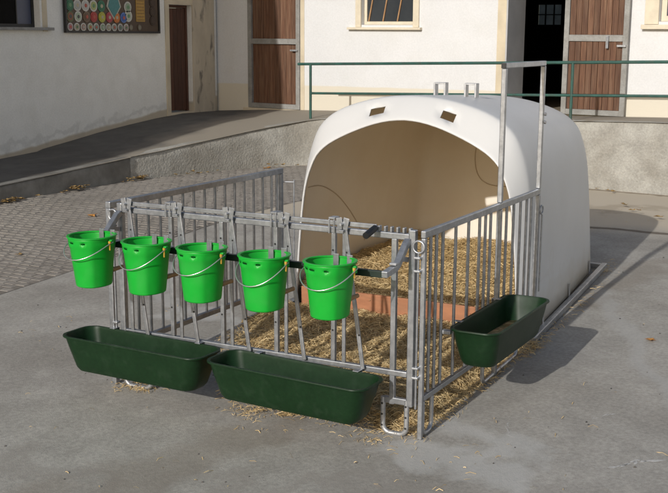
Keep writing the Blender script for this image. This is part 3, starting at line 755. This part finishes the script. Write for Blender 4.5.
# feet of the feed panel
MB().box(X(-.25), X(FX) - .0215, -.017, .017, .205, .245).build('foot_brace', GV, fp, bevel=.005)
MB().box(X(-2.229), X(-2.04), -.017, .017, .205, .245).build('foot_brace', GV, fp, bevel=.005)
for a, b in ((-.25, FX - .02), (-2.25, -2.03)):
    P = ufoot(X(a), X(b), .012, .24, .24, 'x')
    loop([(x, -.006, z) for x, y, z in P], .0165).build('loop_foot', MAT['galv_bright'], fp, smooth=50)
    for z in (.06, .13, .2):
        for xx in (X(a), X(b)): MB().disc((xx, -.0235, z), .007, .003, 'y', 8).build('bolt_hole', MAT['black'], fp)
# bucket rail on two bent arms
RY, RZ = -.315, 1.085
for x in (-2.245, -.095):
    m = MB(); P = [(X(x), -.02, 1.235), (X(x), -.055, 1.215), (X(x), -.165, 1.12), (X(x), -.20, 1.102), (X(x), RY - .03, 1.088)]
    rg = []
    for i, p in enumerate(P):
        a = Vector(P[max(0, i - 1)]); b = Vector(P[min(len(P) - 1, i + 1)]); d = (b - a).normalized(); nn = Vector((0, -d.z, d.y))
        rg.append([Vector(p) + Vector((sx * .019, 0, 0)) + nn * (sy * .019) for sx, sy in ((-1, -1), (1, -1), (1, 1), (-1, 1))])
    m.loft(rg, True, True, True); m.build('rail_arm', MAT['galv'], fp, bevel=.004)
    MB().bar((X(x), -.02, 1.12), (X(x), -.13, 1.145), .012, .03).build('arm_stay', GV, fp, bevel=.002)
    MB().box(X(x) - .022, X(x) + .022, -.235, -.19, 1.122, 1.136).build('arm_plate', MAT['galv_bright'], fp, bevel=.003)
MB().box(X(-2.225), X(-.115), RY - .016, RY + .016, RZ - .022, RZ + .018).build('bucket_rail', MAT['bar_dark'], fp, bevel=.004)

# ================================================================== BUCKETS
def bucket_radius(a):
    """rounded bucket with one flat side"""
    fc, hw = R(-8), R(44)
    d = (a - fc + math.pi) % (2 * math.pi) - math.pi
    if abs(d) < hw: return math.cos(hw) / math.cos(d) * (1.0) + .045 * (1 - (d / hw) ** 2) * .55
    return 1.0
NB = 64
def brow(r, z, extra=0.0, f=1.0):
    out = []
    for k in range(NB):
        a = 2 * math.pi * k / NB; q = r * (1 + (bucket_radius(a) - 1) * f * .5) + extra
        out.append((q * math.cos(a), q * math.sin(a), z))
    return out
bk = empty('feed_bucket', (0, 0, 0))
K = .82
rows = [brow(r * K * q, z, e, f) for r, z, e, f, q in ((.128, 0, 0, 1, 1.0), (.133, .004, 0, 1, 1.0), (.136, .02, 0, 1, 1.0), (.149, .12, 0, 1, 1.0), (.160, .20, 0, 1, 1.0), (.1665, .25, 0, 1, 1.0), (.168, .258, .003, 1, 1.0), (.172, .282, .003, 1, 1), (.1735, .293, .003, 1, 1), (.1755, .306, .003, .6, 1), (.177, .316, .003, .3, 1))]
m = MB(); m.loft(rows, True, True, False)
# slots under the rim
slot_cols = set()
for a0 in (-165, -140, -118, -78):
    c = int(round(((a0 % 360) / 360) * NB))
    for q in range(3 if a0 != -78 else 2): slot_cols.add((c + q) % NB)
m.f = [f for f in m.f if not (len(f) == 4 and min(f) // NB == 7 and max(f) // NB == 8 and
       ((min(f) % NB) if (max(f) - min(f)) == NB + 1 else NB - 1) in slot_cols)]
body = m.build('body', MAT['bucket'], bk, smooth=26)
s_ = body.modifiers.new('wall', 'SOLIDIFY'); s_.thickness = .0045; s_.offset = 1
rim = MB(); 
rimr = [brow(.177 * K, .3145, .0045, .3), brow(.177 * K, .3145, .0135, .3), brow(.177 * K, .3235, .0135, .3), brow(.177 * K, .3235, -.004, .3), brow(.177 * K, .3145, -.004, .3)]
rim.loft(rimr, True); rim.build('rim', MAT['bucket'], bk, smooth=50, bevel=.002)
# spout-like pull lip at the left of the rim
P = []
hP = []
for k in range(25):
    t = math.pi * k / 24
    hP.append(((.166 * math.cos(t)) - .008 * math.sin(t), -.168 * max(0, math.sin(t)) ** .9, .288 - .105 * max(0, math.sin(t)) ** 1.3 - .022 * (k / 24)))
MB().tube(hP, .0034, 7).build('handle', MAT['wire'], bk, smooth=60)
for sx in (1, -1):
    MB().box(sx * .153 - .012, sx * .153 + .012, -.012, .012, .262, .305).build('handle_lug', MAT['bucket'], bk, bevel=.004)
v = MB(); v.tube([(.159, -.022, .297), (.160, -.024, .283)], .009, 8); v.tube([(.160, -.024, .283), (.162, -.026, .240)], [.006, .0045], 8); v.build('valve_clip', MAT['yellow'], bk, smooth=40)
MB().tube([(.075, .09, .085), (.085, .15, .088), (.09, .18, .090)], [.017, .013, .014], 10).build('teat', MAT['teat'], bk, smooth=50)
bxs = [-2.089, -1.665, -1.249, -.805, -.364]
bl = ['leftmost bright green bucket on the rail, at the cobbled end', 'second bright green bucket from the left on the rail', 'middle one of the five bright green buckets on the rail',
      'second bright green bucket from the right on the rail', 'rightmost bright green bucket, beside the black lever grip']
for i, x in enumerate(bxs):
    o = bk if i == 0 else copy_tree(bk)
    o.location = (x, -.492 + random.uniform(-.003, .003), .845 + random.uniform(-.004, .004)); o.rotation_euler = (random.uniform(-.01, .01), random.uniform(-.012, .012), random.uniform(-.06, .06))
    tag(o, bl[i], 'bucket', 'buckets hanging on the front rail')
    for hnd in o.children:                       # every wire handle hangs a little differently
        if hnd.name.split('.')[0] == 'handle':
            th = (-.10, .05, -.02, .09, -.05)[i]; hnd.rotation_euler = (th, 0, (0.02, -.05, .04, -.02, .05)[i])
            hnd.location = (0, .285 * math.sin(th), .285 * (1 - math.cos(th)))
    for dx in (-.035, .055):
        h = MB(); xx = X(x) + dx
        h.box(xx - .018, xx + .018, RY - .048, RY - .042, 1.06, 1.186)
        h.box(xx - .018, xx + .018, RY - .0415, RY + .02, 1.104, 1.110)
        h.build('bucket_hook', MAT['galv'], fp, bevel=.002)

# ================================================================== TROUGHS
def rrect(lx, ly, r, n=7):
    P = []
    for cx, cy, a0 in ((lx / 2 - r, ly / 2 - r, 0), (-lx / 2 + r, ly / 2 - r, 90), (-lx / 2 + r, -ly / 2 + r, 180), (lx / 2 - r, -ly / 2 + r, 270)):
        for k in range(n):
            a = R(a0 + 90 * k / (n - 1)); P.append((cx + r * math.cos(a), cy + r * math.sin(a)))
    return P
def make_trough(dirty):
    t = empty('feed_trough', (0, 0, 0))
    LX, LY, H = 1.135, .325, .25
    def rg(dl, dw, r, z): return [(x, y, z) for x, y in rrect(LX - dl, LY - dw, r)]
    rows = [rg(.26, .18, .045, 0), rg(.18, .115, .07, .006), rg(.135, .085, .085, .03), rg(.105, .07, .09, .07), rg(.05, .03, .09, .17), rg(.02, .012, .085, .235),
            rg(.016, .010, .085, .240), rg(-.012, -.016, .095, .240), rg(-.016, -.020, .097, .246), rg(-.012, -.016, .095, .252), rg(.022, .016, .085, .252), rg(.026, .020, .085, .247),
            rg(.036, .024, .085, .235), rg(.062, .042, .085, .17), rg(.12, .082, .08, .07), rg(.155, .10, .075, .035), rg(.20, .14, .055, .016), rg(.27, .19, .04, .012)]
    b = MB().loft(rows, True, True, True).build('body', MAT['trough'], t, smooth=35)
    for sx in (-.36, .36):
        h = MB(); h.box(sx - .02, sx + .02, LY / 2 - .02, LY / 2 + .035, .2535, .2585); h.box(sx - .02, sx + .02, LY / 2 + .0355, LY / 2 + .0405, .20, .2585); h.build('hanging_hook', MAT['galv'], t, bevel=.002)
    if dirty:
        res = MB(); res.add([(x, y, .085 + .006 * math.sin(9 * x + 5 * y)) for x, y in rrect(LX - .125, LY - .085, .075)], [tuple(range(28))])
        res.build('feed_residue', MAT['trough_dirty'], t)
    return t
t1 = make_trough(False); t1.location = (-1.955, -.215, .162); t1.rotation_euler = (0, R(.6), R(-.8))
tag(t1, 'empty dark green plastic trough on the front panel, below the left three buckets', 'trough', 'green troughs hung on the pen')
t2 = make_trough(False); t2.location = (-.765, -.235, .152); t2.rotation_euler = (R(.6), R(1.0), R(-1.2))
tag(t2, 'empty dark green plastic trough on the front panel, below the right two buckets', 'trough', 'green troughs hung on the pen')
t3 = make_trough(True); t3.location = (.175, .935, .365); t3.rotation_euler = (0, 0, R(90))
tag(t3, 'dark green plastic trough with feed remains, hung outside the side panel', 'trough', 'green troughs hung on the pen')
MB().bar((-.54, .21, .226), (-.54, .145, .226), .05, .022).build('mounting_bar', MAT['galv_bright'], t3, bevel=.003)

# ================================================================== STRAW, LEAVES, SCUFFS
def noise2(x, y, s=1.0):
    return (math.sin(x * 5.1 * s + 1.3) * math.cos(y * 4.3 * s - .7) + .6 * math.sin(x * 11.3 * s - y * 7.9 * s + 2.1) + .4 * math.sin(x * 19 * s + y * 23 * s)) / 2
def hutch_bed(x, y):
    c = HC(y); e = abs(x - c)
    return .315 + .030 * (y - 2.12) + .035 * noise2(x, y) + .05 * smoothstep(.5, 1.0, e) - .03 * (1 - smoothstep(2.12, 2.3, y))
def pen_f(x, y): return (x + 1.30) * 1.4 + y * .92 + .18 * noise2(x, y, .8)
def pen_bed(x, y):
    m = smoothstep(-.05, .55, pen_f(x, y)) * smoothstep(-.03, -.17, x) * smoothstep(.0, .25, y + .2 * noise2(x, .3))
    return gz(y) - .02 + m * (.065 + .028 * noise2(x, y, 1.4) + .05 * smoothstep(1.3, 2.1, y))
def bed_mesh(fn, x0, x1, y0, y1, st, name, clip=None):
    m = MB(); nx = int((x1 - x0) / st) + 1; ny = int((y1 - y0) / st) + 1
    for j in range(ny):
        for i in range(nx):
            x = x0 + i * st; y = y0 + j * st; xc = x
            if clip: lo, hi = clip(y); xc = lo + (hi - lo) * i / (nx - 1)
            m.v.append((xc, y, fn(xc, y) + random.uniform(-.012, .012)))
    for j in range(ny - 1):
        for i in range(nx - 1): m.f.append((j * nx + i, j * nx + i + 1, (j + 1) * nx + i + 1, (j + 1) * nx + i))
    return m
def strand(m, c, L, wd, yaw, pitch, bend):
    d = Vector((math.cos(yaw) * math.cos(pitch), math.sin(yaw) * math.cos(pitch), math.sin(pitch)))
    s = d.cross(Vector((0, 0, 1))).normalized(); roll = random.uniform(-1.2, 1.2); up = s.cross(d).normalized()
    s2 = (s * math.cos(roll) + up * math.sin(roll)) * wd / 2
    c = Vector(c); mid = c + up * bend * L + s * random.uniform(-.12, .12) * L
    a = c - d * L / 2 - up * random.uniform(0, .25) * L; b = c + d * L / 2 - up * random.uniform(0, .25) * L
    o = len(m.v); m.v += [tuple(a - s2), tuple(a + s2), tuple(mid - s2), tuple(mid + s2), tuple(b - s2), tuple(b + s2)]
    m.f += [(o, o + 1, o + 3, o + 2), (o + 2, o + 3, o + 5, o + 4)]
def hclip(y):
    hw = float(np.interp(y, [s[0] for s in SEC], [s[1] for s in SEC])) * .965 - .02
    return HC(y) - hw, HC(y) + hw
bed = bed_mesh(hutch_bed, -2.2, 0, 2.12, 4.60, .05, 'straw', hclip)
ho_ = bed.build('straw_bedding', MAT['straw_bed'], smooth=60)
tag(ho_, 'deep golden straw bedding heaped inside the white hutch', 'straw', kind='stuff')
st = MB()
for _ in range(24000):
    y = 2.13 + 2.4 * random.random() ** 1.15; lo, hi = hclip(y); x = random.uniform(lo + .05, hi - .05)
    z = hutch_bed(x, y) + random.uniform(-.005, .028)
    strand(st, (x, y, z), random.uniform(.04, .15), random.uniform(.0025, .0058), random.uniform(0, 6.28), random.gauss(0, .28), random.uniform(-.05, .16))
st.build('straw_strands', MAT['straw'], ho_)['kind'] = 'stuff'
pen = bed_mesh(pen_bed, -2.4, .12, -.15, 2.12, .045, 'straw')
po = pen.build('straw_litter', MAT['straw_bed'], smooth=60)
tag(po, 'loose straw litter trampled over the concrete floor of the pen', 'straw', kind='stuff')
st = MB(); cnt = 0
while cnt < 24000:
    x = random.uniform(-2.3, .0); y = random.uniform(.0, 2.07); f = pen_f(x, y)
    if random.random() > smoothstep(-.35, .5, f) + .004: continue
    if x > -.02 and random.random() > .25: continue
    if y < .18 and random.random() > (y / .18) ** 1.2 + .06: continue
    z = max(pen_bed(x, y), gz(y)) + random.uniform(.002, .022)
    strand(st, (x, y, z), random.uniform(.03, .13), random.uniform(.0022, .005), random.uniform(0, 6.28), random.gauss(0, .2), random.uniform(-.02, .14)); cnt += 1
st.build('straw_strands', MAT['straw'], po)['kind'] = 'stuff'
# stray straw outside the pen
st = MB()
def sprinkle(cx, cy, sx, sy, n, up=.012):
    for _ in range(n):
        x = random.gauss(cx, sx); y = random.gauss(cy, sy)
        strand(st, (x, y, gz(y) + random.uniform(.004, up)), random.uniform(.015, .085), random.uniform(.0022, .0048), random.uniform(0, 6.28), random.gauss(0, .06), random.uniform(0, .08))
sprinkle(.05, 2.02, .035, .13, 260, .05); sprinkle(.0, 1.35, .03, .35, 240, .03); sprinkle(.05, 3.0, .03, .7, 90, .03); sprinkle(.0, .55, .025, .25, 90, .02)
sprinkle(-.22, .06, .10, .05, 160, .05); sprinkle(-1.18, -.06, .10, .06, 150, .03); sprinkle(-2.15, -.01, .08, .05, 150, .03); sprinkle(-.6, .02, .35, .05, 90, .03); sprinkle(-.28, -.14, .10, .06, 60)
sprinkle(-1.0, -.25, .2, .1, 14); sprinkle(.35, -.3, .4, .35, 28); sprinkle(.9, .8, .5, .8, 30); sprinkle(-.8, -1.0, 1.2, .4, 30); sprinkle(-.1, 4.6, .05, .2, 60, .03)
sprinkle(-3.2, .3, .7, .8, 20); sprinkle(-2.9, 2.0, .35, .7, 30); sprinkle(-.9, 7.6, 1.2, .8, 30)
tag(st.build('scattered_straw', MAT['straw']), 'thin stray straw stalks scattered over the concrete around the pen', 'straw', kind='stuff')

def leaf_mesh(sz, mat):
    m = MB(); n = 10; ring_ = []
    for k in range(n):
        a = 2 * math.pi * k / n; r = sz * (.55 + .45 * abs(math.cos(a * 2.5))) * random.uniform(.8, 1.1)
        ring_.append((r * math.cos(a), r * .75 * math.sin(a), .008 + sz * .35 * (abs(math.sin(a * 1.5)) * random.uniform(.2, 1))))
    top = [(0, 0, .006)] + ring_
    m.add(top, [(0, 1 + k, 1 + (k + 1) % n) for k in range(n)])
    return m.mesh('dry_leaf', mat)
def leaf(x, y, sz, mat, label, z=None):
    o = bpy.data.objects.new('dry_leaf', leaf_mesh(sz, mat)); col.objects.link(o); o.location = (x, y, (gz(y) if z is None else z)); o.rotation_euler = (.04, 0, random.uniform(0, 6))
    s_ = o.modifiers.new('thick', 'SOLIDIFY'); s_.thickness = .0015
    tag(o, label, 'leaf', 'fallen leaves in the yard')
leaf(.82, 2.59, .055, MAT['leaf'], 'single orange-brown leaf on the bare concrete at the right edge')
leaf(-6.5, 4.72, .085, MAT['leaf'], 'reddish-brown leaf lying alone on the cobbles left of the pen', gz(4.72) + .011)
leaf(-5.82, 2.73, .05, MAT['leaf_y'], 'small yellow leaf on the cobbles beside the leftmost bucket', gz(2.73) + .011)
leaf(-7.18, 9.95, .10, MAT['leaf'], 'bright orange leaf at the foot of the curved stucco wall')
dl = MB()
def drift(x0, y0, x1, y1, n, sp):
    for _ in range(n):
        t = random.random(); x = x0 + (x1 - x0) * t + abs(random.gauss(0, sp)); y = y0 + (y1 - y0) * t + random.gauss(0, sp)
        q = leaf_mesh(random.uniform(.04, .075), None); a = random.uniform(0, 6.28); ca, sa = math.cos(a), math.sin(a)
        z = gz(y) + .012 + random.random() * .05
        o = len(dl.v)
        dl.v += [(x + v.co.x * ca - v.co.y * sa, y + v.co.x * sa + v.co.y * ca, z + v.co.z) for v in q.vertices]
        dl.f += [tuple(i + o for i in p.vertices) for p in q.polygons]
        bpy.data.meshes.remove(q)
drift(-8.15, 4.9, -8.13, 5.2, 14, .04); drift(-8.08, 6.1, -8.06, 6.45, 16, .05); drift(-8.04, 7.35, -8.02, 7.75, 16, .05); drift(-7.9, 8.1, -7.6, 9.2, 7, .05); drift(-7.25, 10.0, -6.5, 10.6, 7, .05); drift(-8.1, 4.6, -8.1, 8.0, 8, .08); drift(-3.0, 10.2, 1.0, 9.75, 16, .07); drift(-2.0, 7.2, .6, 9.2, 9, .3)
tag(dl.build('leaf_drift', MAT['leaf_y']), 'drift of yellow and brown leaves gathered along the kerb', 'leaves', kind='stuff')
# pale chalky scuffs and small grit on the slab
ch = MB()
def scuff(pts, wd):
    for (a, b) in zip(pts, pts[1:]):
        for k in range(7):
            t = (k + random.random()) / 7; x = a[0] + (b[0] - a[0]) * t + random.gauss(0, wd * .3); y = a[1] + (b[1] - a[1]) * t + random.gauss(0, wd * .3)
            if random.random() < .25: continue
            d = math.atan2(b[1] - a[1], b[0] - a[0]) + random.gauss(0, .35); L = random.uniform(.02, .055); q = random.uniform(.25, .6) * wd
            P = [(x + L * math.cos(d + u) * rr_, y + L * math.sin(d + u) * rr_) for u, rr_ in ((0, 1), (.5, q / L), (2.6, q / L), (3.14, .8), (-2.5, q / L * .8), (-.6, q / L))]
            ch.add([(px_, py_, gz(py_) + .002) for px_, py_ in P], [tuple(range(6))])
scuff([(1.13, .08), (1.22, .14), (1.27, .24), (1.40, .33)], .03); scuff([(.39, .50), (.42, .40), (.49, .27)], .012); scuff([(.86, .78), (.95, .92)], .02)
tag(ch.build('chalk_scuffs', MAT['chalk']), 'thin white scrape marks on the concrete in the right foreground', 'scuff marks', kind='stuff')
gr = MB()
for _ in range(240):
    x = random.uniform(-4.5, 2.5); y = random.uniform(-1.6, 6); r = random.uniform(.004, .011)
    o = len(gr.v); gr.v += [(x + r * math.cos(a) * random.uniform(.7, 1.2), y + r * math.sin(a), gz(y)) for a in (0, 1.57, 3.14, 4.71)] + [(x, y, gz(y) + r * .8)]
    gr.f += [(o, o + 1, o + 4), (o + 1, o + 2, o + 4), (o + 2, o + 3, o + 4), (o + 3, o, o + 4)]
tag(gr.build('grit', MAT['pebble']), 'dark grit and crumbs sprinkled over the concrete slab', 'grit', kind='stuff')
